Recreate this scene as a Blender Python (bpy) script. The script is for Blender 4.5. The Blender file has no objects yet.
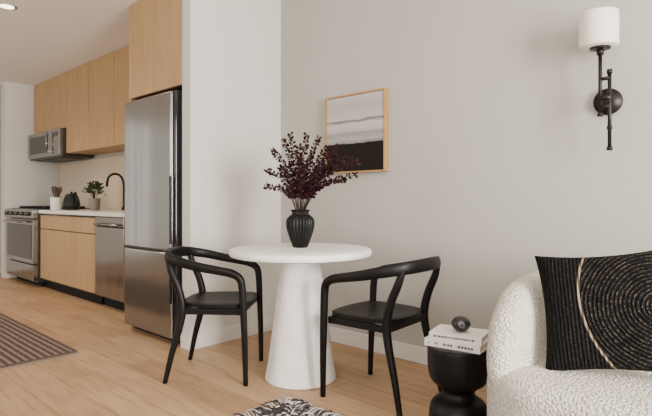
import bpy, bmesh, math, random
from mathutils import Vector, Matrix
random.seed(4)
S=bpy.context.scene
COL=S.collection

# ---------------------------------------------------------------- materials
def base_mat(name,color,rough=0.6,metal=0.0,spec=None):
    m=bpy.data.materials.new(name); m.use_nodes=True
    b=m.node_tree.nodes['Principled BSDF']
    b.inputs['Base Color'].default_value=(*color,1)
    b.inputs['Roughness'].default_value=rough
    b.inputs['Metallic'].default_value=metal
    if spec is not None: b.inputs['Specular IOR Level'].default_value=spec
    return m
class NT:
    def __init__(s,m): s.t=m.node_tree; s.b=s.t.nodes['Principled BSDF']
    def n(s,typ,**kw):
        x=s.t.nodes.new(typ)
        for k,v in kw.items(): setattr(x,k,v)
        return x
    def l(s,a,b): s.t.links.new(a,b)
    def coord(s,scale=(1,1,1),loc=(0,0,0),rot=(0,0,0)):
        c=s.n('ShaderNodeTexCoord'); m=s.n('ShaderNodeMapping')
        m.inputs['Scale'].default_value=scale; m.inputs['Location'].default_value=loc; m.inputs['Rotation'].default_value=rot
        s.l(c.outputs['Object'],m.inputs['Vector']); return m.outputs[0]
    def noise(s,vec,scale,detail=4,rough=.55):
        x=s.n('ShaderNodeTexNoise'); x.inputs['Scale'].default_value=scale; x.inputs['Detail'].default_value=detail
        x.inputs['Roughness'].default_value=rough; s.l(vec,x.inputs['Vector']); return x.outputs['Fac']
    def ramp(s,fac,stops):
        r=s.n('ShaderNodeValToRGB'); e=r.color_ramp.elements
        while len(e)<len(stops): e.new(.5)
        for i,(p,c) in enumerate(stops): e[i].position=p; e[i].color=(*c,1)
        s.l(fac,r.inputs['Fac']); return r.outputs['Color']
    def math(s,op,a,b=None,c=None):
        x=s.n('ShaderNodeMath',operation=op)
        for i,v in enumerate((a,b,c)):
            if v is None: continue
            if isinstance(v,(int,float)): x.inputs[i].default_value=v
            else: s.l(v,x.inputs[i])
        return x.outputs[0]
    def mix(s,fac,a,b):
        x=s.n('ShaderNodeMix',data_type='RGBA')
        if isinstance(fac,(int,float)): x.inputs[0].default_value=fac
        else: s.l(fac,x.inputs[0])
        for i,v in ((6,a),(7,b)):
            if isinstance(v,tuple): x.inputs[i].default_value=(*v,1)
            else: s.l(v,x.inputs[i])
        return x.outputs[2]
    def bump(s,h,strength=.3,dist=.01):
        x=s.n('ShaderNodeBump'); x.inputs['Strength'].default_value=strength; x.inputs['Distance'].default_value=dist
        s.l(h,x.inputs['Height']); s.l(x.outputs[0],s.b.inputs['Normal'])
    def col(s,c): s.l(c,s.b.inputs['Base Color'])

def paint(name,c,rough=.85,bs=.05):
    m=base_mat(name,c,rough,0,.3); t=NT(m); v=t.coord()
    t.col(t.ramp(t.noise(v,1.5,2),[(.3,tuple(x*.985 for x in c)),(.7,c)])); t.bump(t.noise(v,250,2),bs,.002); return m
def wood(name,c1,c2,scale,rough=.5,spec=.35):
    m=base_mat(name,c1,rough,0,spec); t=NT(m); v=t.coord(scale)
    f=t.noise(v,3,6,.6); t.col(t.ramp(f,[(.3,c1),(.7,c2)])); t.bump(f,.05,.002); return m

M_wall=paint('wall_paint_greige',(.43,.41,.372))  # same paint as the wing wall, weaker light on the back wall tinted in
M_wallw=paint('wall_paint_white',(.62,.595,.55))  # lit tone of that one paint, on the wing and other walls
M_ceil=paint('ceiling_paint',(.86,.83,.79))
M_trim=base_mat('trim_white',(.70,.67,.62),.45)
M_cab=wood('maple_veneer',(.39,.245,.115),(.46,.305,.155),(6,6,.5),.5,.25)
M_cabdark=base_mat('cabinet_gap',(.10,.06,.03),.8)
M_black=base_mat('black_plastic',(.008,.008,.008),.4,0,.3)
M_toe=base_mat('toe_kick_black',(.006,.006,.006),.6,0,.2)
M_glass=base_mat('black_glass',(.01,.01,.012),.08)
M_chair=wood('black_stained_ash',(.0025,.0023,.002),(.005,.0045,.004),(3,3,3),.42,.22)
M_counter=base_mat('quartz_white',(.74,.71,.66),.25)
M_splash=paint('backsplash_stone',(.62,.52,.39),.4,.02)
def steel():
    m=base_mat('brushed_steel',(.30,.295,.285),.2,1.0); t=NT(m)
    f=t.noise(t.coord((60,60,1.2)),1,4)
    r=t.n('ShaderNodeMapRange'); t.l(f,r.inputs[0]); r.inputs[3].default_value=.13; r.inputs[4].default_value=.22
    t.l(r.outputs[0],t.b.inputs['Roughness'])
    v2=t.coord((3,3,.25)); t.bump(t.noise(v2,1.6,1),.22,.02)
    return m
M_steel=steel()
M_steeld=base_mat('steel_dark',(.10,.10,.105),.35,1.0)
def plaster():
    m=base_mat('white_plaster',(.86,.84,.81),.6); t=NT(m); v=t.coord()
    f=t.noise(v,14,6,.65); t.col(t.ramp(f,[(.3,(.80,.775,.735)),(.65,(.90,.88,.845))])); t.bump(f,.12,.006); return m
M_plaster=plaster()
def floor_mat():
    m=base_mat('oak_planks',(.5,.35,.2),.45,0,.3); t=NT(m); v=t.coord()
    br=t.n('ShaderNodeTexBrick'); br.offset=.37; br.offset_frequency=2
    br.inputs['Color1'].default_value=(.42,.262,.142,1); br.inputs['Color2'].default_value=(.52,.345,.20,1)
    br.inputs['Mortar'].default_value=(.22,.12,.06,1)
    br.inputs['Scale'].default_value=1; br.inputs['Mortar Size'].default_value=.0018; br.inputs['Mortar Smooth'].default_value=.2
    br.inputs['Bias'].default_value=0; br.inputs['Brick Width'].default_value=1.9; br.inputs['Row Height'].default_value=.185
    t.l(v,br.inputs['Vector'])
    g=t.noise(t.coord((1.3,16,1)),2.2,7,.62)
    gc=t.ramp(g,[(.3,(.72,.66,.60)),(.5,(.96,.95,.94)),(.75,(1.08,1.07,1.06))])
    k=t.noise(t.coord((1.2,3,1)),1.6,3)
    kc=t.ramp(k,[(.3,(.86,.84,.81)),(.6,(1,1,1))])
    mx=t.n('ShaderNodeMix',data_type='RGBA',blend_type='MULTIPLY'); mx.inputs[0].default_value=1
    t.l(br.outputs['Color'],mx.inputs[6]); t.l(gc,mx.inputs[7])
    m2=t.n('ShaderNodeMix',data_type='RGBA',blend_type='MULTIPLY'); m2.inputs[0].default_value=1
    t.l(mx.outputs[2],m2.inputs[6]); t.l(kc,m2.inputs[7])
    t.col(m2.outputs[2]); t.bump(g,.06,.003); return m
M_floor=floor_mat()
def boucle():
    m=base_mat('cream_boucle',(.80,.76,.69),.95,0,.15); t=NT(m); v=t.coord()
    vo=t.n('ShaderNodeTexVoronoi'); vo.inputs['Scale'].default_value=100; t.l(v,vo.inputs['Vector'])
    nz=t.noise(v,120,3)
    h=t.math('SUBTRACT',nz,t.math('MULTIPLY',vo.outputs['Distance'],.9))
    t.col(t.ramp(h,[(-.0,(.60,.55,.47)),(.5,(.86,.82,.75))])); t.bump(h,.9,.011)
    t.b.inputs['Sheen Weight'].default_value=.1
    return m
M_boucle=boucle()

# ---------------------------------------------------------------- mesh helpers
def mesh_obj(name,verts,faces,mat,parent=None,smooth=False):
    me=bpy.data.meshes.new(name); me.from_pydata([tuple(v) for v in verts],[],faces); me.update()
    me.materials.append(mat)
    if smooth:
        for p in me.polygons: p.use_smooth=True
    bm=bmesh.new(); bm.from_mesh(me); bmesh.ops.recalc_face_normals(bm,faces=bm.faces); bm.to_mesh(me); bm.free()
    o=bpy.data.objects.new(name,me); COL.objects.link(o)
    if parent: o.parent=parent
    return o
def empty(name,loc=(0,0,0),rz=0):
    e=bpy.data.objects.new(name,None); e.empty_display_size=.1; e.location=loc; e.rotation_euler=(0,0,rz); COL.objects.link(e); return e
def boxes(name,bs,mat,parent=None,bevel=0,seg=2):
    V=[];F=[]
    for (x0,x1,y0,y1,z0,z1) in bs:
        k=len(V)
        V+=[(x0,y0,z0),(x1,y0,z0),(x1,y1,z0),(x0,y1,z0),(x0,y0,z1),(x1,y0,z1),(x1,y1,z1),(x0,y1,z1)]
        F+=[(k,k+3,k+2,k+1),(k+4,k+5,k+6,k+7),(k,k+1,k+5,k+4),(k+1,k+2,k+6,k+5),(k+2,k+3,k+7,k+6),(k+3,k,k+4,k+7)]
    o=mesh_obj(name,V,F,mat,parent)
    if bevel:
        b=o.modifiers.new('bevel','BEVEL'); b.width=bevel; b.segments=seg; b.limit_method='ANGLE'
    return o
def lathe(name,prof,mat,parent=None,center=(0,0,0),seg=64,rib=None,closed=True):
    V=[];F=[]
    for (r,z) in prof:
        for i in range(seg):
            a=2*math.pi*i/seg; rr=r
            if rib: rr=r*(1+rib[1]*(abs(math.cos(a*rib[0]/2))-.5))
            V.append((center[0]+rr*math.cos(a),center[1]+rr*math.sin(a),center[2]+z))
    for j in range(len(prof)-1):
        for i in range(seg):
            a=j*seg+i;b=j*seg+(i+1)%seg; F.append((a,b,b+seg,a+seg))
    if closed:
        F.append(tuple(range(seg))[::-1]); F.append(tuple(range((len(prof)-1)*seg,len(prof)*seg)))
    o=mesh_obj(name,V,F,mat,parent,True)
    try: o.data.set_sharp_from_angle(angle=math.radians(40))
    except Exception: pass
    return o
def cr(P,n=6):
    out=[];L=len(P)
    for i in range(L-1):
        p0=P[max(i-1,0)];p1=P[i];p2=P[i+1];p3=P[min(i+2,L-1)]
        for k in range(n):
            t=k/n
            out.append(tuple(.5*(2*b+(c-a)*t+(2*a-5*b+4*c-d)*t*t+(3*b-a-3*c+d)*t**3) for a,b,c,d in zip(p0,p1,p2,p3)))
    out.append(tuple(P[-1])); return out
def sweep_data(P,n0=(0,1,0),seg=12,exp=2.0,k=0,upfix=False):
    pts=[Vector(p[:3]) for p in P]; V=[];F=[]
    N=Vector(n0)
    for i,p in enumerate(pts):
        if i==0: T=pts[1]-pts[0]
        elif i==len(pts)-1: T=pts[-1]-pts[-2]
        else: T=pts[i+1]-pts[i-1]
        T.normalize()
        if upfix: N=T.cross(Vector((0,0,1)))
        N=(N-T*N.dot(T)).normalized(); B=T.cross(N)
        a,b=P[i][3],P[i][4]
        for s in range(seg):
            th=2*math.pi*s/seg; c,sn=math.cos(th),math.sin(th)
            c=math.copysign(abs(c)**(2/exp),c); sn=math.copysign(abs(sn)**(2/exp),sn)
            V.append(p+N*(a*c)+B*(b*sn))
    for j in range(len(pts)-1):
        for i in range(seg):
            A=k+j*seg+i;C=k+j*seg+(i+1)%seg; F.append((A,C,C+seg,A+seg))
    F.append(tuple(k+i for i in range(seg))[::-1]); F.append(tuple(k+(len(pts)-1)*seg+i for i in range(seg)))
    return V,F
def sweep(name,P,mat,parent=None,**kw):
    V,F=sweep_data(P,**kw); return mesh_obj(name,V,F,mat,parent,True)
def multi_sweep(name,Ps,mat,parent=None,**kw):
    V=[];F=[]
    for P in Ps:
        v,f=sweep_data(P,k=len(V),**kw); V+=v;F+=f
    return mesh_obj(name,V,F,mat,parent,True)
def rod(p,q,r): return [(*p,r,r),(*q,r,r)]
def rrect(cx,cy,hx,hy,r,n=8):
    pts=[]
    for (sx,sy,a0) in ((1,1,0),(-1,1,90),(-1,-1,180),(1,-1,270)):
        for i in range(n+1):
            a=math.radians(a0+90*i/n)
            pts.append((cx+sx*(hx-r)+r*math.cos(a),cy+sy*(hy-r)+r*math.sin(a)))
    return pts
def loft(name,cx,cy,hx,hy,r,prof,mat,parent=None,n=10):
    V=[];F=[];cnt=4*(n+1)
    for ins,z in prof:
        for (x,y) in rrect(cx,cy,hx-ins,hy-ins,max(r-ins,.005),n): V.append((x,y,z))
    for j in range(len(prof)-1):
        for i in range(cnt):
            a=j*cnt+i;b=j*cnt+(i+1)%cnt; F.append((a,b,b+cnt,a+cnt))
    F.append(tuple(range(cnt))[::-1]); F.append(tuple(range((len(prof)-1)*cnt,len(prof)*cnt)))
    return mesh_obj(name,V,F,mat,parent,True)

# ---------------------------------------------------------------- room
HC=2.59; HD=2.80
XR=5.5; YF=-5.6; XL=-5.3
boxes('floor',[(XL,XR,YF,0,-.06,0)],M_floor)
boxes('ceiling',[(-.10,XR+.15,YF-.15,.12,HD,HD+.08),(XL-.12,-.10,YF-.15,.12,HC,HC+.30)],M_ceil)
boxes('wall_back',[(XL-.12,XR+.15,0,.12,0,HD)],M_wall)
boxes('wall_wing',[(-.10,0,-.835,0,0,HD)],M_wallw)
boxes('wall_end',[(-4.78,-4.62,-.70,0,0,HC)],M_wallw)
def pierced(name,axis,c0,c1,lo,hi,wins,z0,z1,h):
    segs=[];cur=lo
    for (a,b) in wins:
        segs.append((cur,a,0,h)); segs.append((a,b,0,z0)); segs.append((a,b,z1,h)); cur=b
    segs.append((cur,hi,0,h)); bs=[]
    for (a,b,u,v) in segs:
        bs.append((c0,c1,a,b,u,v) if axis=='x' else (a,b,c0,c1,u,v))
    return boxes(name,bs,M_wallw)
winsR=[(-5.0,-3.2),(-2.45,-1.15)]
streak_winsL=[(-4.35,-4.05),(-3.40,-3.12)]  # added out-of-view slits, made to reflect as bright streaks in the fridge
winsF=[(-3.6,-1.6),(.2,2.4),(3.0,5.0)]
pierced('wall_right','x',XR,XR+.15,YF,0,winsR,.35,2.5,HD)
pierced('wall_left','x',XL-.12,XL,YF,0,streak_winsL,.12,2.4,HC)
pierced('wall_front','y',YF-.15,YF,XL-.12,XR+.15,winsF,.35,2.5,HC)
boxes('wall_front_header',[(-.10,XR+.15,YF-.15,YF,HC,HD)],M_wallw)
wi=0
def winframe(axis,a,b,c,z0=.35,z1=2.5,mull=True):
    global wi; wi+=1
    w=.05 if mull else .025
    L=[(a,a+w,z0,z1),(b-w,b,z0,z1),(a+w,b-w,z0,z0+w),(a+w,b-w,z1-w,z1)]
    if mull: L.append(((a+b)/2-.02,(a+b)/2+.02,z0+w,z1-w))
    bs=[(c,c+.06,u,v,p,q) if axis=='x' else (u,v,c,c+.06,p,q) for (u,v,p,q) in L]
    boxes('window_%d'%wi,bs,M_black)
for a,b in winsR: winframe('x',a,b,XR+.05)
for a,b in winsF: winframe('y',a,b,YF-.11)
for a,b in streak_winsL: winframe('x',a,b,XL-.09,.12,2.4,False)  # frames of the added slits, numbered along with the room's windows
bh=.105
def bb(name,x0,x1,y0,y1): 
    boxes(name,[(x0,x1,y0,y1,0,bh)],M_trim,bevel=.004)
bb('baseboard_back',.0,XR,-.016,0)
bb('baseboard_wing',0,.016,-.835,-.016)
boxes('baseboard_end',[(-.10,.016,-.851,-.835,0,bh)],M_trim,bevel=.004)

# ---------------------------------------------------------------- kitchen
kc=empty('base_cabinets')
boxes('carcass',[(-3.47,-1.97,-.62,-.01,.10,.875)],M_cabdark,kc)
boxes('toe_kick',[(-3.47,-1.97,-.58,-.01,0,.10)],M_toe,kc)
boxes('door_fronts',[(-3.465,-1.975,-.645,-.62,.70,.855),(-3.465,-1.975,-.645,-.62,.12,.69)],M_cab,kc,.002)
boxes('finger_rail',[(-3.465,-1.975,-.63,-.62,.855,.875)],M_black,kc)
boxes('corner_cabinet',[(-1.35,-.90,-.62,-.01,.0,.875)],M_cab,kc)
boxes('countertop',[(-3.47,-.90,-.665,-.01,.8755,.915)],M_counter,kc,.003)
boxes('backsplash',[(-4.61,-.90,-.02,-.001,.916,1.545)],M_splash)

dw=empty('dishwasher')
boxes('body',[(-1.96,-1.36,-.62,-.02,.10,.872)],M_steeld,dw)
boxes('door_panel',[(-1.955,-1.365,-.65,-.62,.115,.775)],M_steel,dw,.004)
boxes('control_strip',[(-1.955,-1.365,-.65,-.62,.785,.868)],M_steel,dw,.004)
boxes('kick_plate',[(-1.96,-1.36,-.56,-.10,0,.10)],M_toe,dw)
multi_sweep('handle',[rod((-1.91,-.685,.80),(-1.41,-.685,.80),.009),rod((-1.88,-.645,.80),(-1.88,-.685,.80),.007),rod((-1.44,-.645,.80),(-1.44,-.685,.80),.007)],M_steel,dw,n0=(.1,.1,1))

st=empty('gas_range')
x0,x1=-4.50,-3.49
boxes('body',[(x0,x1,-.66,-.03,.06,.905)],M_steeld,st)
boxes('feet_plinth',[(x0+.03,x1-.03,-.60,-.06,0,.06)],M_toe,st)
boxes('oven_door',[(x0+.005,x1-.005,-.715,-.66,.28,.80)],M_steel,st,.005)
boxes('oven_window',[(x0+.06,x1-.06,-.719,-.713,.33,.735)],M_glass,st,.002)
boxes('storage_drawer',[(x0+.005,x1-.005,-.71,-.66,.08,.265)],M_steel,st,.005)
boxes('control_panel',[(x0,x1,-.73,-.66,.81,.92)],M_steel,st,.008)
boxes('cooktop',[(x0,x1,-.66,-.04,.905,.925)],M_black,st,.003)
multi_sweep('handle',[rod((x0+.08,-.765,.77),(x1-.08,-.765,.77),.012),rod((x0+.12,-.70,.77),(x0+.12,-.765,.77),.009),rod((x1-.12,-.70,.77),(x1-.12,-.765,.77),.009)],M_steel,st,n0=(.1,.1,1))
multi_sweep('knobs',[rod((x0+.12+i*.19,-.73,.865),(x0+.12+i*.19,-.765,.865),.022) for i in range(5)],M_steeld,st,n0=(1,0,0),seg=16)
gr=[]
for gx in (x0+.27,x1-.27):
    for dy in (-.55,-.40,-.28,-.13): gr.append((gx-.21,gx+.21,dy-.006,dy+.006,.94,.952))
    for dx in (-.2,-.07,.07,.2): gr.append((gx+dx-.006,gx+dx+.006,-.58,-.10,.925,.952))
boxes('grates',gr,M_black,st)

up=empty('upper_cabinets')
boxes('carcass',[(-3.48,-.90,-.33,-.001,1.61,HC-.002),(-4.60,-3.48,-.33,-.001,1.92,HC-.002)],M_cabdark,up)
dl=[]
xs=[-3.48,-2.835,-2.19,-1.545,-.90]
for a,b in zip(xs[:-1],xs[1:]): dl.append((a+.003,b-.003,-.352,-.33,1.60,HC-.004))
for a,b in ((-4.60,-4.04),(-4.04,-3.48)): dl.append((a+.003,b-.003,-.352,-.33,1.915,HC-.004))
boxes('doors',dl,M_cab,up,.0015)
boxes('bottom_panel',[(-3.48,-.90,-.33,-.001,1.598,1.61)],M_cab,up)
fc=empty('fridge_cabinet')
boxes('carcass',[(-.875,-.115,-.815,-.001,1.84,HC-.002)],M_cabdark,fc)
boxes('doors',[(-.88,-.500,-.838,-.815,1.84,HC-.004),(-.494,-.112,-.838,-.815,1.84,HC-.004)],M_cab,fc,.0015)
boxes('side_panel',[(-.898,-.878,-.82,-.001,.0,HC-.002)],M_cab,fc)

mw=empty('microwave')
boxes('body',[(-4.59,-3.49,-.40,-.02,1.56,1.905)],M_steeld,mw,.004)
boxes('door',[(-4.58,-3.76,-.43,-.40,1.575,1.90)],M_steel,mw,.006)
boxes('door_glass',[(-4.50,-3.86,-.434,-.428,1.63,1.85)],M_glass,mw,.002)
boxes('control_panel',[(-3.755,-3.495,-.43,-.40,1.575,1.90)],M_steel,mw,.004)
boxes('display',[(-3.71,-3.54,-.434,-.428,1.81,1.86)],M_glass,mw)
sweep('handle',rod((-3.80,-.465,1.61),(-3.80,-.465,1.87),.01),M_steel,mw,n0=(1,0,0))
boxes('handle_mounts',[(-3.807,-3.793,-.46,-.425,1.63,1.645),(-3.807,-3.793,-.46,-.425,1.835,1.85)],M_steel,mw)
boxes('vent_underside',[(-4.50,-3.58,-.37,-.10,1.55,1.56)],M_black,mw)

fr=empty('refrigerator')
boxes('body',[(-.868,-.125,-.83,-.05,.04,1.80)],M_steeld,fr,.005)
boxes('toe_grille',[(-.86,-.135,-.80,-.10,0,.04)],M_toe,fr)
boxes('freezer_door',[(-.868,-.165,-.885,-.832,.05,.655)],M_steel,fr,.012,3)
boxes('fridge_door',[(-.868,-.165,-.885,-.832,.665,1.80)],M_steel,fr,.012,3)
boxes('handle_channel',[(-.163,-.127,-.868,-.832,.05,1.80)],M_glass,fr,.003)
boxes('door_gap',[(-.86,-.17,-.86,-.84,.655,.665)],M_black,fr)
boxes('recess_pull',[(-.182,-.166,-.890,-.86,.72,1.20),(-.182,-.166,-.890,-.86,.30,.60)],M_black,fr,.002)

# counter items
uc=empty('utensil_crock',(-3.39,-.50,.915))
lathe('crock',[(.055,0),(.062,.01),(.062,.14),(.058,.145),(.054,.13),(.054,.015)],base_mat('crock_ceramic',(.75,.72,.68),.4),uc,closed=False,seg=32)
lathe('crock_base',[(.054,0.001),(.054,.02)],M_counter,uc,seg=32)
M_ut=base_mat('utensil_wood',(.05,.025,.012),.5)
for i,(dx,dy,h) in enumerate([(-.11,0,.28),(-.04,.03,.27),(.03,-.02,.28),(.10,.02,.27),(0,.03,.26)]):
    sweep('utensil_%d'%i,cr([(dx*.2,dy*.2,.021,.006,.006),(dx*.6,dy*.6,h*.6,.006,.006),(dx*.8,dy*.8,h*.76,.026,.008),(dx,dy,h*.93,.034,.008),(dx*1.05,dy,h,.014,.005)],4),M_ut,uc,n0=(1,0,0))
kt=empty('electric_kettle',(-3.14,-.42,.915))
lathe('base_plate',[(.075,0),(.08,.004),(.08,.018),(.07,.022)],M_black,kt,seg=32)
lathe('body',cr([(.070,.023),(.090,.03),(.094,.07),(.084,.12),(.070,.160),(.062,.170)],4),M_black,kt,seg=40)
lathe('lid',[(.062,.170),(.058,.182),(.02,.190),(.012,.193),(.015,.205),(.008,.213)],M_black,kt,seg=32)
sweep('handle',cr([(.055,0,.165,.009,.011),(.10,0,.200,.009,.012),(.140,0,.175,.009,.012),(.145,0,.10,.009,.012),(.115,0,.055,.009,.010),(.078,0,.05,.008,.008)],5),M_black,kt,n0=(0,1,0))
sweep('spout',cr([(-.075,0,.10,.018,.014),(-.10,0,.135,.013,.011),(-.120,0,.165,.010,.008)],4),M_black,kt,n0=(0,1,0))

M_leafg=base_mat('herb_green',(.035,.07,.025),.6,0,.3)
M_leafr=base_mat('burgundy_leaf',(.024,.004,.007),.6,0,.2)
M_stem=base_mat('stem_brown',(.02,.008,.007),.6,0,.2)
def leaf(V,F,p,d,up,L,W):
    d=d.normalized(); s=d.cross(up)
    if s.length<1e-3: s=d.cross(Vector((1,0,0)))
    s.normalize(); n=s.cross(d)
    k=len(V)
    V+= [p, p+d*L*.25+s*W*.38+n*W*.1, p+d*L*.6+s*W*.5+n*W*.12, p+d*L, p+d*L*.6-s*W*.5+n*W*.12, p+d*L*.25-s*W*.38+n*W*.1, p+d*L*.5]
    F+= [(k,k+1,k+6),(k+1,k+2,k+6),(k+2,k+3,k+6),(k+3,k+4,k+6),(k+4,k+5,k+6),(k+5,k,k+6)]
hp=empty('potted_herb',(-2.72,-.33,.915))
lathe('pot',[(.045,0),(.055,.01),(.062,.13),(.062,.135),(.055,.135),(.052,.12)],base_mat('pot_grey',(.20,.18,.16),.5),hp,seg=32)
V=[];F=[]
for i in range(190):
    th=random.uniform(0,6.28); ph=random.uniform(-.3,1.5); r=random.uniform(.03,.115)
    d=Vector((math.cos(th)*math.cos(ph),math.sin(th)*math.cos(ph),math.sin(ph)))
    leaf(V,F,Vector((0,0,.20))+d*r*.95,d+Vector((random.uniform(-.6,.6),random.uniform(-.6,.6),random.uniform(-.3,.6))),Vector((random.uniform(-1,1),random.uniform(-1,1),1)),.040,.022)
mesh_obj('leaves',V,F,M_leafg,hp)
multi_sweep('stems',[[(0,0,.10,.003,.003),(random.uniform(-.06,.06),random.uniform(-.06,.06),.22,.002,.002)] for _ in range(10)],M_stem,hp,n0=(1,0,0),seg=5)
fa=empty('kitchen_faucet',(-2.42,-.14,.915))
lathe('base',[(.026,0),(.026,.03),(.018,.04)],M_black,fa,seg=24)
sweep('spout',cr([(0,0,.02,.013,.013),(0,0,.15,.013,.013),(0,0,.28,.013,.013),(0,-.03,.37,.013,.013),(0,-.10,.40,.013,.013),(0,-.17,.36,.013,.013),(0,-.19,.26,.015,.015)],6),M_black,fa,n0=(1,0,0))
sweep('lever',rod((0.015,0,.07),(.09,0,.10),.006),M_black,fa,n0=(0,1,0))

for i,(x,y) in enumerate([(-1.62,-1.50),(-3.2,-1.45)]):
    e=empty('recessed_ceiling_light',(x,y,HC))
    lathe('trim_ring',[(.075,-.004),(.075,0),(.055,0),(.055,-.004)],M_trim,e,seg=32,closed=False)
    em=base_mat('downlight_glow',(1,.9,.75),.5); em.node_tree.nodes['Principled BSDF'].inputs['Emission Color'].default_value=(1,.86,.68,1); em.node_tree.nodes['Principled BSDF'].inputs['Emission Strength'].default_value=6
    lathe('lens',[(.054,-.003),(.054,-.001)],em,e,seg=32)
    l=bpy.data.lights.new('kitchen_downlight','SPOT'); l.energy=60; l.spot_size=2.4; l.spot_blend=.8; l.shadow_soft_size=.06; l.color=(1,.86,.7)
    o=bpy.data.objects.new('lamp',l); o.location=(0,0,-.02); o.parent=e; COL.objects.link(o)

# runner rug
def rug_mat(name,c1,c2,sy):
    m=base_mat(name,c1,.95,0,.1); t=NT(m); v=t.coord()
    w=t.n('ShaderNodeTexWave',wave_type='BANDS',bands_direction='Y'); w.inputs['Scale'].default_value=sy; w.inputs['Distortion'].default_value=.6; w.inputs['Detail'].default_value=3; w.inputs['Detail Scale'].default_value=8
    t.l(v,w.inputs['Vector'])
    nz=t.noise(t.coord((30,90,1)),1.0,3)
    f=t.math('MULTIPLY',w.outputs['Fac'],nz)
    t.col(t.ramp(f,[(.15,c1),(.5,c2)])); t.bump(t.noise(v,300,2),.5,.004); return m
rr=empty('runner_rug')
boxes('field',[(-3.6,-.53,-2.25,-1.405,.001,.010)],rug_mat('runner_weave',(.085,.056,.048),(.27,.21,.18),7),rr,.003)
M_rb=base_mat('runner_border',(.085,.050,.043),.95)
boxes('border',[(-3.6,-.53,-1.405,-1.38,.001,.011),(-3.6,-.53,-2.275,-2.25,.001,.011),(-.53,-.505,-2.275,-1.38,.001,.011)],M_rb,rr,.002)
multi_sweep('fringe',[[(-.51,y,.006,.003,.002),(-.485,y+random.uniform(-.004,.004),.004,.003,.002),(-.46,y+random.uniform(-.006,.006),.003,.002,.002)] for y in [-2.27+i*.011 for i in range(81)]],base_mat('runner_fringe',(.34,.27,.22),.95),rr,n0=(0,1,0),seg=6)

# ---------------------------------------------------------------- dining table
dt=empty('round_dining_table',(.945,-.70,0))
lathe('tabletop',[(.30,.705),(.385,.708),(.405,.714),(.410,.722),(.410,.738),(.406,.746),(.398,.75),(.2,.75)],M_plaster,dt,seg=96)
lathe('pedestal',cr([(.195,0),(.203,.004),(.204,.015),(.192,.08),(.178,.18),(.160,.32),(.142,.46),(.126,.58),(.116,.66),(.112,.7065)],4),M_plaster,dt,seg=72)

vz=.75
vp=Vector((.905,-.665,vz))
vs=empty('vase_with_branches',vp)
M_vase=base_mat('matte_black_ceramic',(.004,.004,.004),.42,0,.25)
lathe('vase',cr([(.036,0),(.044,.008),(.060,.05),(.076,.10),(.082,.14),(.078,.168),(.060,.188),(.048,.198),(.050,.212),(.056,.222),(.050,.222),(.042,.205),(.042,.19)],4),M_vase,vs,seg=144,rib=(24,.07))
Rv=Vector((.734,.679,0)); Dv=Vector((-.679,.734,0))
stems=[];V=[];F=[]
tips=[(-.20,.0,.36),(-.20,.05,.46),(-.16,-.05,.57),(-.10,.03,.63),(-.055,-.04,.66),(-.01,.06,.60),(.04,-.05,.655),(.11,.04,.655),(.16,-.02,.59),(.22,.05,.60),(.23,0,.51),(.29,-.03,.54),(.345,.03,.51),(.33,0,.43),(-.12,.0,.47),(.01,-.12,.50),(.14,.1,.48),(.26,.0,.40),(.18,.0,.45),(-.06,.08,.50),(.07,.02,.55),(.20,-.06,.55)]
for (r,d,h) in tips:
    tip=Rv*r+Dv*d+Vector((0,0,h)); b=Vector((r*.12,d*.12,.10)); mouth=Rv*max(-.025,min(.025,r*.12))+Dv*(d*.1)+Vector((0,0,.21))
    mid=mouth.lerp(tip,.5)+Vector((0,0,.05))-Rv*r*.14
    path=cr([(*b,.0026,.0026),(*mouth,.0026,.0026),(*mid,.0022,.0022),(*tip,.0012,.0012)],11)
    stems.append(path)
    n=len(path)
    for i in range(n):
        p=Vector(path[i][:3])
        if p.z<.29: continue
        T=(Vector(path[min(i+1,n-1)][:3])-Vector(path[i-1][:3])).normalized()
        for s in range(4):
            a=i*1.3+s*math.pi/2+random.uniform(-.4,.4)
            o1=T.orthogonal().normalized(); o2=T.cross(o1)
            out=o1*math.cos(a)+o2*math.sin(a)
            sz=random.uniform(.024,.033)*(1-.25*i/n)
            leaf(V,F,p+T*random.uniform(-.008,.008)+out*.003,out+T*random.uniform(.1,.8),Vector((random.uniform(-1,1),random.uniform(-1,1),random.uniform(-1,1))),sz,sz*.78)
multi_sweep('stems',stems,M_stem,vs,n0=(1,0,0),seg=5)
mesh_obj('leaves',V,F,M_leafr,vs)

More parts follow.
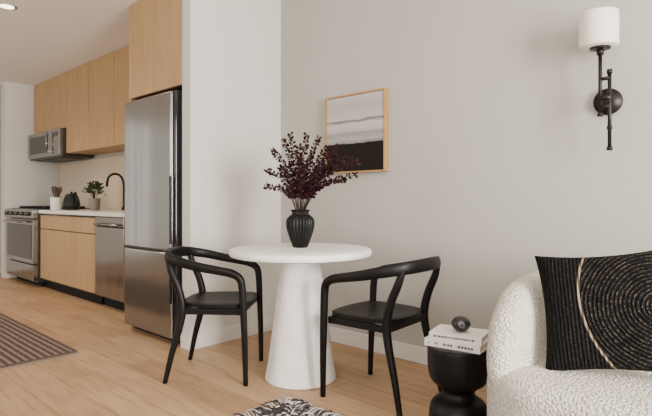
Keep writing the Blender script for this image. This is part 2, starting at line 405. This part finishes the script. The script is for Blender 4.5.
# ---------------------------------------------------------------- chairs (local +x = front)
def chair():
    e=empty('dining_chair')
    fl=[(.222,.222,0,.0135,.0135),(.218,.226,.2,.0165,.0165),(.210,.230,.42,.019,.019),(.204,.232,.54,.0200,.0200),(.192,.235,.592,.0200,.021),(.150,.240,.622,.019,.023),(.07,.247,.640,.018,.024),(-.04,.250,.660,.017,.026),(-.14,.238,.682,.016,.028),(-.215,.195,.698,.015,.030),(-.262,.125,.708,.0145,.032),(-.28,0,.712,.0145,.033)]
    other=[(p[0],-p[1],*p[2:]) for p in fl[:-1]][::-1]
    sweep('arm_and_back_rail',cr(fl+other,5),M_chair,e,n0=(0,1,0),seg=16,exp=2.4)
    rl=[]
    for s in (1,-1):
        rl.append(cr([(-.240,s*.215,0,.0135,.0135),(-.205,s*.205,.16,.017,.017),(-.160,s*.193,.33,.020,.021),(-.150,s*.190,.43,.021,.023),(-.172,s*.191,.53,.019,.022),(-.215,s*.190,.63,.017,.020),(-.236,s*.180,.70,.013,.015)],5))
    multi_sweep('rear_legs',rl,M_chair,e,n0=(0,1,0),seg=14)
    nx,ny=16,16;V=[];F=[]
    for layer in (0,1):
        for i in range(nx+1):
            for j in range(ny+1):
                u=-1+2*i/nx; v=-1+2*j/ny
                x=u*math.sqrt(1-.30*v*v*u*u); y=v*math.sqrt(1-.30*u*u*v*v)
                X=.02+x*.205; Y=y*(.212+.012*u)
                edge=max(abs(u),abs(v)); rnd=.006*max(0,(edge-.85)/.15)**2
                z=.450-.014*(1-u*u)*(1-v*v)-rnd if layer==0 else .418+rnd
                V.append((X,Y,z))
    st_=(nx+1)*(ny+1)
    idx=lambda l,i,j:l*st_+i*(ny+1)+j
    for i in range(nx):
        for j in range(ny):
            F.append((idx(0,i,j),idx(0,i+1,j),idx(0,i+1,j+1),idx(0,i,j+1)))
            F.append((idx(1,i,j),idx(1,i,j+1),idx(1,i+1,j+1),idx(1,i+1,j)))
    for i in range(nx):
        F.append((idx(0,i,0),idx(1,i,0),idx(1,i+1,0),idx(0,i+1,0))); F.append((idx(0,i,ny),idx(0,i+1,ny),idx(1,i+1,ny),idx(1,i,ny)))
    for j in range(ny):
        F.append((idx(0,0,j),idx(0,0,j+1),idx(1,0,j+1),idx(1,0,j))); F.append((idx(0,nx,j),idx(1,nx,j),idx(1,nx,j+1),idx(0,nx,j+1)))
    s=mesh_obj('seat',V,F,M_chair,e,True); s.data.set_sharp_from_angle(angle=math.radians(50))
    boxes('seat_frame',[(.175,.20,-.21,.21,.385,.42),(-.165,-.14,-.185,.185,.385,.42),(-.15,.19,.185,.207,.385,.42),(-.15,.19,-.207,-.185,.385,.42)],M_chair,e,.004)
    return e
c1=chair(); c1.location=(.502,-.966,0); c1.rotation_euler=(0,0,math.radians(39))
c2=chair(); c2.location=(1.442,-.585,0); c2.rotation_euler=(0,0,math.radians(184))

# ---------------------------------------------------------------- wall art
fa2=empty('framed_artwork')
ax0,ax1,az0,az1=.53,1.065,1.22,1.770
M_fr=wood('frame_gold_oak',(.34,.185,.055),(.43,.25,.09),(8,8,8),.4)
w=.011
boxes('frame',[(ax0,ax0+w,-.045,-.002,az0,az1),(ax1-w,ax1,-.045,-.002,az0,az1),(ax0+w,ax1-w,-.045,-.002,az0,az0+w),(ax0+w,ax1-w,-.045,-.002,az1-w,az1)],M_fr,fa2,.001)
def art():
    m=base_mat('painted_canvas',(.7,.7,.7),.8,0,.2); t=NT(m); v=t.coord()
    sp=t.n('ShaderNodeSeparateXYZ'); t.l(v,sp.inputs[0])
    nz=t.noise(t.coord((2,1,14)),2.5,6,.65)
    nf=t.noise(t.coord((3,1,20)),6,5,.7)
    z=t.math('DIVIDE',t.math('SUBTRACT',sp.outputs['Z'],az0),az1-az0)
    zz=t.math('ADD',z,t.math('MULTIPLY',t.math('SUBTRACT',nz,.5),.07))
    c=t.ramp(zz,[(.0,(.012,.009,.009)),(.33,(.015,.011,.011)),(.365,(.16,.14,.13)),(.42,(.33,.31,.29)),(.50,(.24,.225,.21)),(.53,(.40,.38,.36)),(.62,(.46,.44,.41)),(.66,(.11,.10,.095)),(.68,(.44,.41,.385)),(.85,(.36,.34,.315)),(1,(.46,.435,.41))])
    br=t.math('MULTIPLY',t.math('SUBTRACT',nf,.5),.6)
    cc=t.mix(t.math('MAXIMUM',0,br),c,(.8,.79,.78))
    t.col(t.mix(t.math('LESS_THAN',zz,.37),cc,(.009,.005,.004))); t.bump(nf,.3,.003); return m
boxes('canvas',[(ax0+w+.003,ax1-w-.003,-.040,-.004,az0+w+.003,az1-w-.003)],art(),fa2)

# ---------------------------------------------------------------- sconce
sc=empty('wall_sconce')
M_bz=base_mat('dark_bronze',(.012,.010,.009),.40,.5)
def disc_y(name,cx,cz,y0,y1,r,mat,par):
    return sweep(name,[(cx,y0,cz,r*.96,r*.96),(cx,y0-.004,cz,r,r),(cx,y1,cz,r,r)],mat,par,n0=(1,0,0),seg=40)
disc_y('wall_plate',2.385,1.510,-.001,-.022,.064,M_bz,sc)
multi_sweep('arm',[rod((2.40,-.02,1.51),(2.40,-.13,1.51),.012),rod((2.378,-.13,1.60),(2.424,-.13,1.60),.0085),rod((2.378,-.13,1.47),(2.424,-.13,1.47),.0085),rod((2.375,-.13,1.51),(2.427,-.13,1.51),.011)],M_bz,sc,n0=(.1,.2,1))
multi_sweep('rods',[rod((2.381,-.13,1.425),(2.381,-.13,1.76),.0085),rod((2.421,-.13,1.262),(2.421,-.13,1.64),.0085),rod((2.381,-.13,1.425),(2.381,-.13,1.44),.013),rod((2.421,-.13,1.262),(2.421,-.13,1.28),.013),rod((2.421,-.13,1.36),(2.421,-.13,1.375),.012),rod((2.421,-.13,1.62),(2.421,-.13,1.64),.012),rod((2.381,-.13,1.715),(2.381,-.13,1.745),.016)],M_bz,sc,n0=(1,0,0),seg=16)
lathe('socket_cup',[(.012,1.735),(.045,1.742),(.045,1.75),(.018,1.755)],M_bz,sc,center=(2.381,-.13,0),seg=32)
msh=base_mat('linen_shade',(.82,.76,.67),.85); tt=NT(msh); tt.bump(tt.noise(tt.coord((60,60,250)),2,2),.2,.002)
lathe('shade',[(.02,1.750),(.078,1.750),(.0845,1.755),(.0855,1.763),(.0855,1.905),(.0845,1.912),(.082,1.913),(.081,1.906),(.081,1.760),(.02,1.755)],msh,sc,center=(2.374,-.13,0),seg=64,closed=False)
lathe('shade_spider',[(.012,1.757),(.012,1.84),(.02,1.85),(.02,1.875),(.008,1.89)],M_trim,sc,center=(2.374,-.13,0),seg=24)

# ---------------------------------------------------------------- side table
sx,sy=1.985,-.76
tb=empty('drum_side_table',(sx,sy,0))
M_drum=wood('black_carved_wood',(.003,.0028,.0026),(.006,.005,.005),(3,3,8),.38,.25)
lathe('drum',cr([(.105,0),(.122,.004),(.126,.015),(.128,.06),(.124,.12),(.112,.155),(.082,.178),(.070,.195),(.072,.21),(.090,.228),(.118,.25),(.130,.29),(.133,.34),(.133,.385),(.130,.396),(.122,.40),(.05,.40)],4),M_drum,tb,seg=80)
bk=empty('stacked_books',(sx-.0,sy+.0,.400),math.radians(8))
M_bkc=base_mat('book_cover_white',(.80,.77,.71),.5); M_pg=base_mat('book_pages',(.70,.64,.55),.8); M_ink=base_mat('spine_print',(.10,.09,.09),.6)
def book(i,cx,cy,z,hx,hy,t,rot):
    e=bpy.data.objects.new('book_%d'%i,None); e.parent=bk; e.location=(cx,cy,z); e.rotation_euler=(0,0,rot); COL.objects.link(e)
    boxes('covers',[(-hx,hx,-hy,hy,0,.003),(-hx,hx,-hy,hy,t-.003,t),(-hx,hx,-hy,-hy+.004,.003,t-.003)],M_bkc,e,.0008)
    boxes('pages',[(-hx+.004,hx-.004,-hy+.004,hy-.005,.003,t-.003)],M_pg,e)
    bs=[];x=-hx+.02
    while x<hx-.03:
        w_=random.uniform(.004,.012); bs.append((x,x+w_,-hy-.0006,-hy+.001,t*.35,t*.65)); x+=w_+.003
        if random.random()<.15: x+=.02
    boxes('spine_lettering',bs,M_ink,e)
book(1,0,0,0,.122,.085,.032,0)
book(2,.004,.004,.0322,.112,.08,.029,math.radians(5))
ko=empty('round_ornament',(sx+.012,sy+.0,.4615))
M_orb=base_mat('dark_glazed_stone',(.012,.012,.013),.18,0,.5)
V=[];F=[];A=36;B=24
fd=Vector((.50,-.86,.12)).normalized()
for j in range(B+1):
    ph=math.pi*j/B
    for i in range(A):
        a=2*math.pi*i/A
        d=Vector((math.sin(ph)*math.cos(a),math.sin(ph)*math.sin(a),math.cos(ph)))
        V.append(Vector((d.x*.041,d.y*.041,.033+d.z*.033)))
for j in range(B):
    for i in range(A): F.append((j*A+i,(j+1)*A+i,(j+1)*A+(i+1)%A,j*A+(i+1)%A))
ob=mesh_obj('ball',V,F,M_orb,ko,True)
c0=Vector((0,0,.035))+fd*.036
q=fd.to_track_quat('Z','Y').to_matrix()
def ring(name,R,r,mat):
    V=[];F=[];A=36;B=12
    for i in range(A):
        a=2*math.pi*i/A
        for j in range(B):
            b=2*math.pi*j/B
            V.append(q@Vector(((R+r*math.cos(b))*math.cos(a),(R+r*math.cos(b))*math.sin(a),r*math.sin(b)))+c0)
    for i in range(A):
        for j in range(B): F.append((i*B+j,((i+1)%A)*B+j,((i+1)%A)*B+(j+1)%B,i*B+(j+1)%B))
    mesh_obj(name,V,F,mat,ko,True)
ring('rim',.018,.004,M_orb)
P0=c0+fd*.001;P1=c0+fd*.004
sweep('face',[(*P0,.016,.016),(*P1,.013,.013)],base_mat('grey_glaze',(.16,.16,.165),.2),ko,n0=(0,0,1),seg=28)

# ---------------------------------------------------------------- sofa
so=empty('boucle_sofa')
def rp(z0,z1,r,n=6):
    pr=[]
    for i in range(n+1):
        a=math.pi/2*i/n; pr.append((r*(1-math.sin(a)),z0+r*(1-math.cos(a))))
    for i in range(n+1):
        a=math.pi/2*i/n; pr.append((r*(1-math.cos(a)),z1-r*(1-math.sin(a))))
    return pr
X0,X1=2.205,4.15
prof=rp(.05,.44,.07)
prof=[(prof[0][0]+.05,prof[0][1])]+prof+[(.12,.444),(.25,.446)]
loft('seat_base',(X0+X1)/2,-.62,(X1-X0)/2,.53,.26,prof,M_boucle,so,n=14)
bp=[(2.300,-.945,.30,.01,.03),(2.300,-.938,.35,.050,.16),(2.300,-.915,.375,.076,.25),(2.299,-.875,.392,.090,.30),(2.299,-.80,.405,.099,.323),(2.302,-.66,.41,.102,.33),(2.318,-.50,.41,.106,.33),(2.375,-.345,.41,.115,.33),(2.50,-.24,.41,.130,.33),(2.70,-.20,.41,.14,.33),((X0+X1)/2,-.195,.41,.14,.33)]
mid=(X0+X1)/2
bp2=[(2*mid-p[0],*p[1:]) for p in bp[:-1]][::-1]
sweep('curved_back',cr(bp+bp2,5),M_boucle,so,upfix=True,seg=36,exp=2.7)
for i,(x,y) in enumerate([(2.45,-.95),(3.92,-.95),(2.45,-.3),(3.92,-.3)]):
    lathe('leg_%d'%i,[(.025,0),(.03,.06)],M_black,so,center=(x,y,0),seg=20)

# pillow
def pillow_mat():
    m=base_mat('woven_black_pattern',(.01,.01,.01),.95,0,.1); t=NT(m); v=t.coord()
    sp=t.n('ShaderNodeSeparateXYZ'); t.l(v,sp.inputs[0])
    def dist(cx,cy):
        dx=t.math('SUBTRACT',sp.outputs['X'],cx); dy=t.math('SUBTRACT',sp.outputs['Y'],cy)
        return t.math('SQRT',t.math('ADD',t.math('MULTIPLY',dx,dx),t.math('MULTIPLY',dy,dy)))
    r=dist(.15,.0); r2=dist(.29,.04)
    rn=t.math('ADD',r,t.math('MULTIPLY',t.noise(v,8,2),.012))
    ring=t.math('SINE',t.math('MULTIPLY',rn,2*math.pi/.0125))
    dash=t.noise(v,170,2)
    mask=t.math('MULTIPLY',t.math('GREATER_THAN',ring,.35),t.math('GREATER_THAN',dash,.55))
    inner=t.math('LESS_THAN',r2,.362)
    rows_s=t.math('SINE',t.math('MULTIPLY',sp.outputs['X'],2*math.pi/.012))
    rows=t.math('MULTIPLY',t.math('GREATER_THAN',rows_s,.3),t.math('GREATER_THAN',t.noise(t.coord((50,90,1)),1.6,2),.55))
    outer=t.math('SUBTRACT',1,inner)
    pat=t.math('ADD',t.math('MULTIPLY',mask,inner),t.math('MULTIPLY',t.math('MULTIPLY',rows,outer),.35))
    c=t.mix(pat,(.007,.007,.0075),(.085,.065,.045))
    band=t.math('LESS_THAN',t.math('ABSOLUTE',t.math('SUBTRACT',r2,.367)),.0036)
    t.col(t.mix(band,c,(.30,.23,.145)))
    h=t.math('ADD',t.math('ADD',t.math('MULTIPLY',ring,inner),t.math('MULTIPLY',rows_s,outer)),t.math('ADD',t.math('MULTIPLY',dash,2),t.math('MULTIPLY',band,3))); t.bump(h,1,.005); return m
N=44;V=[];F=[];hw=.208
for side in (1,-1):
    for i in range(N+1):
        for j in range(N+1):
            u=-1+2*i/N;v=-1+2*j/N
            pin=1-.09*(1-u*u)*abs(v)**3; pin2=1-.09*(1-v*v)*abs(u)**3
            th=.068*((1-u**4)*(1-v**4))**.55
            wr=.006*math.sin(9*u+4*v)*math.sin(7*v-3*u)*(1-u*u)*(1-v*v)
            V.append((u*hw*pin2*1.03,v*hw*pin,side*th+wr))
s_=(N+1)**2
for sd in (0,1):
    for i in range(N):
        for j in range(N):
            a=sd*s_+i*(N+1)+j; q_=(a,a+N+1,a+N+2,a+1); F.append(q_ if sd==0 else q_[::-1])
pe=empty('throw_pillow')
po=mesh_obj('cushion',V,F,pillow_mat(),pe,True)
bm=bmesh.new(); bm.from_mesh(po.data); bmesh.ops.remove_doubles(bm,verts=bm.verts,dist=.0004); bm.to_mesh(po.data); bm.free()
nrm=Vector((.22,-1,.34)).normalized(); xr=Vector((1,.24,0)); xr=(xr-nrm*xr.dot(nrm)).normalized(); yr=nrm.cross(xr)
R=Matrix((xr,yr,nrm)).transposed()@Matrix.Rotation(math.radians(7),3,'Z')
pe.matrix_world=Matrix.Translation((2.592,-.855,.652))@R.to_4x4()

# ---------------------------------------------------------------- living rug with tassels
lr=empty('area_rug')
def shag():
    m=base_mat('charcoal_shag',(.1,.1,.1),.95,0,.1); t=NT(m); v=t.coord()
    f=t.noise(v,45,4,.7); t.col(t.ramp(f,[(.42,(.03,.028,.03)),(.5,(.13,.12,.12)),(.58,(.45,.42,.4))])); t.bump(f,1,.02); return m
boxes('pile',[(1.17,2.15,-3.6,-1.02,.0005,.013),(2.15,4.3,-3.6,-1.22,.0005,.013)],shag(),lr,.004)
M_t1=base_mat('tassel_dark',(.03,.028,.03),.9); M_t2=base_mat('tassel_white',(.50,.45,.40),.9)
for nm,mt,cnt in (('tassels_dark',M_t1,330),('tassels_white',M_t2,150)):
    P=[]
    def strand(x,y,dx,dy):
        L=random.uniform(.05,.085); r=random.uniform(.003,.005)
        a=random.uniform(-.5,.5); ddx=dx*math.cos(a)-dy*math.sin(a); ddy=dx*math.sin(a)+dy*math.cos(a)
        h=random.uniform(.008,.02)
        P.append(cr([(x-dx*.02,y-dy*.02,.012,r,r),(x+ddx*L*.3,y+ddy*L*.3,.006+h,r,r),(x+ddx*L*.7+ddy*.01,y+ddy*L*.7-ddx*.01,.005+h*.4,r,r),(x+ddx*L,y+ddy*L,.005,r*.8,r*.8)],3))
    y=-1.02
    while y>-2.2: strand(1.17,y,-1,0); y-=random.uniform(.012,.026)
    x=1.17
    while x<2.10: strand(x,-1.02,0,1); x+=random.uniform(.012,.026)
    for _ in range(cnt):
        x=random.uniform(1.18,1.75); y=random.uniform(-1.5,-1.03); a=random.uniform(0,6.28); strand(x,y,math.cos(a),math.sin(a))
    multi_sweep(nm,P,mt,lr,n0=(.1,.2,1),seg=6)

# ---------------------------------------------------------------- lights
W=bpy.data.worlds.new('World'); S.world=W; W.use_nodes=True
bg=W.node_tree.nodes['Background']; bg.inputs[0].default_value=(1,.98,.95,1); bg.inputs[1].default_value=.8
def area(name,loc,rot,sx_,sy_,e,c):
    l=bpy.data.lights.new(name,'AREA'); l.shape='RECTANGLE'; l.size=sx_; l.size_y=sy_; l.energy=e; l.color=c
    o=bpy.data.objects.new(name,l); o.location=loc; o.rotation_euler=rot; COL.objects.link(o); return o
LC=(1,.962,.915)
for (a,b),en in zip(winsR,(70,480)):
    area('window_daylight',(XR+.25,(a+b)/2,1.43),(0,math.radians(90),0),2.15,b-a,en,LC)
for (a,b),en in zip(winsF,(90,20,85)):
    area('window_daylight',((a+b)/2,YF-.25,1.43),(math.radians(90),0,0),b-a,2.15,en,LC)
for (a,b),en in zip(streak_winsL,(5,7)):
    area('window_daylight',(XL-.2,(a+b)/2,1.26),(0,math.radians(-90),0),2.28,b-a,en,LC)  # added lamp behind each slit, feeds the streaks on the steel

cam=bpy.data.cameras.new('camera'); co=bpy.data.objects.new('camera',cam); COL.objects.link(co)
co.location=(3.08,-2.79,1.03); co.rotation_euler=(math.radians(90),0,math.radians(42.8))
cam.lens=514/652*36; cam.sensor_width=36; cam.shift_y=-8/652; cam.clip_start=.05
S.camera=co
